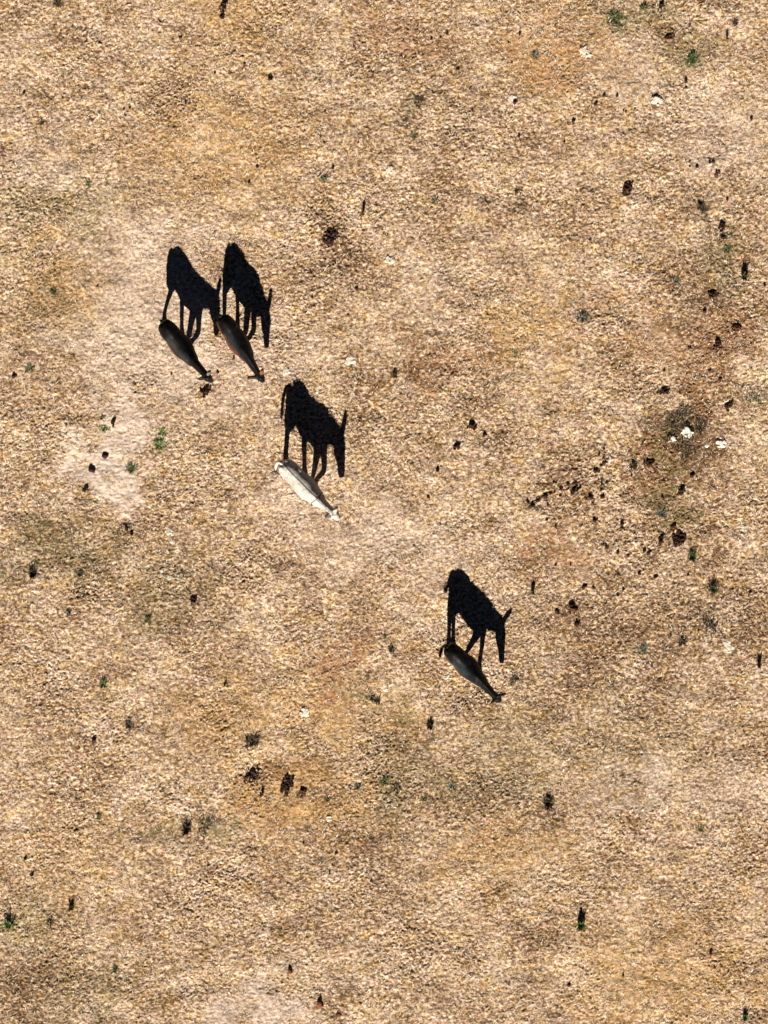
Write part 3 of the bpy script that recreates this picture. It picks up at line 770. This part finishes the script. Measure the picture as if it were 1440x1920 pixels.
T(974, 66, .10, .06, 18, 'thin straw tuft at the top, left of the blue-green sprig', 'dry')
T(1004, 107, .08, .16, 80, 'blue-green sprig near the reddish patch at the top', 'grey', 'weed')
T(1241, 963, .10, .22, 150, 'dark blue-green weed between the reddish ground and the broad dung heap', 'grey', 'weed')
T(1189, 874, .12, .14, 90, 'dark green sprig left of the blackish dung and weeds', 'dark', 'weed')
T(1334, 1173, .12, .36, 200, 'dark green weed in the rough grass at the right', 'dark', 'weed')
T(1280, 1205, .12, .18, 110, 'dark green weed left of the pale ridge of soil', 'dark', 'weed')
T(1206, 1218, .08, .24, 110, 'pale green weed in the rough right field', 'grey', 'weed')
T(706, 1314, .09, .16, 90, 'dark green weed in the lower middle, right one of two', 'dark', 'weed')
T(697, 1310, .08, .16, 60, 'dark weed in the lower middle, left one of two', 'dark', 'weed')
T(806, 1362, .16, .14, 70, 'dark tuft below the left of the black donkey', 'dark')
T(720, 1464, .08, .18, 110, 'dark green weed in the brown grass, lower centre', 'green', 'weed')
T(795, 1499, .08, .12, 80, 'small dark green weed right of the twiggy one, lower centre', 'green', 'weed')
T(741, 1478, .10, .22, 120, 'dark twiggy weed in the brown grass, lower centre', 'dark', 'weed')
T(672, 1475, .08, .14, 80, 'pale green weed right of the brown dung, lower centre', 'grey', 'weed')
T(613, 1500, .06, .12, 70, 'bright green weed close to the brown dung, lower centre', 'green', 'weed')
T(848, 1475, .06, .22, 90, 'very pale green weed in the lower centre, right side', 'grey', 'weed')
T(62, 1075, .13, .18, 110, 'dark green tuft at the left, in the rough grass', 'dark')
T(152, 1077, .10, .18, 110, 'dark weed in the rough left grass, middle one', 'dark', 'weed')
T(278, 1163, .09, .16, 70, 'yellow-green weed in the rough grass, left of centre', 'olive', 'weed')
T(127, 1150, .08, .14, 70, 'faint green weed in the rough grass near the left edge', 'grey', 'weed')
T(241, 1363, .08, .18, 120, 'dark olive weed in the lower left field', 'dark', 'weed')
T(350, 1556, .16, .20, 110, 'dark green tuft with yellow tips, lower left', 'dark')
T(386, 1546, .08, .36, 160, 'low dark weed spreading right of the yellow-tipped tuft', 'dark', 'weed')
T(60, 1639, .09, .10, 60, 'small dark weed near the left edge, lower field', 'dark', 'weed')
T(217, 1820, .08, .14, 70, 'green and brown weed at the bottom left', 'green', 'weed')
T(185, 1533, .07, .14, 70, 'small dark green weed in the lower left, above the tufts', 'green', 'weed')
T(786, 187, .05, .24, 130, 'dark grey-green weed in the top middle field', 'dark', 'weed')
T(775, 254, .05, .18, 80, 'faint green weed in the upper middle field', 'olive', 'weed')
T(607, 338, .05, .16, 60, 'faint green weed above the large dung heap', 'olive', 'weed')
T(815, 377, .05, .16, 60, 'faint green weed right of the thin straw tuft', 'olive', 'weed')
T(998, 1112, .18, .09, 36, 'thin dark tuft with upright shadow right of the black donkey\'s shadow', 'olive')
T(1423, 1248, .20, .09, 50, 'thin tuft with an upright shadow at the right edge', 'dark')
T(1166, 988, .14, .09, 40, 'brown tuft above the droppings in the right field', 'dry')
T(1128, 916, .14, .10, 50, 'brown tuft at the loose end of the line of droppings', 'dry')
T(1262, 796, .13, .50, 240, 'dark green weed patch above the largest white stone', 'dark', 'weed')
T(1278, 835, .09, .50, 220, 'low brown and olive weed patch under the white stones', 'dark', 'weed')
T(1312, 800, .12, .30, 160, 'dark brown weed right of the largest white stone', 'dark', 'weed')
T(1028, 1507, .14, .22, 120, 'black-looking tuft in the lower right field', 'dark')
T(967, 1273, .08, .22, 110, 'dark weed beside the black donkey\'s head shadow', 'dark', 'weed')
T(473, 1392, .14, .26, 170, 'dark weed above the lower left dung pair', 'dark', 'weed')
T(740, 704, .16, .12, 70, 'dark twiggy weed standing in the brown stain, centre', 'dark', 'weed')
T(765, 694, .06, .40, 120, 'low brown twigs spreading right of the dark twiggy weed', 'dark', 'weed')
T(425, 1284, .12, .12, 16, 'black forked twig standing alone in the left centre field', 'dark', 'weed')
T(107, 8, .08, .18, 90, 'dark green weed at the top edge, left', 'dark', 'weed')
T(165, 347, .06, .14, 70, 'dark green weed in the upper left field', 'green', 'weed')
T(78, 231, .06, .14, 70, 'dark green weed near the left edge, upper field', 'dark', 'weed')
T(1420, 750, .10, .40, 120, 'pale grey-green weed at the right edge beside the weeds', 'grey', 'weed')
T(1265, 527, .08, .14, 70, 'grey-green sprig left of the scattered patch at the right', 'grey', 'weed')
T(970, 662, .06, .26, 90, 'dark green weed in the golden grass right of centre', 'olive', 'weed')
T(1090, 596, .09, .20, 110, 'dark grey weed in the middle right field', 'grey', 'weed')
T(722, 1195, .06, .10, 60, 'round olive weed left of the black donkey', 'olive', 'weed')
T(733, 1217, .09, .16, 80, 'dark twig cluster left of the black donkey', 'dark', 'weed')
T(970, 357, .09, .16, 70, 'dark weed over pale specks in the upper right field', 'dark', 'weed')
T(1312, 1555, .0801, .16, 60, 'olive weed in the lower right field', 'olive', 'weed')
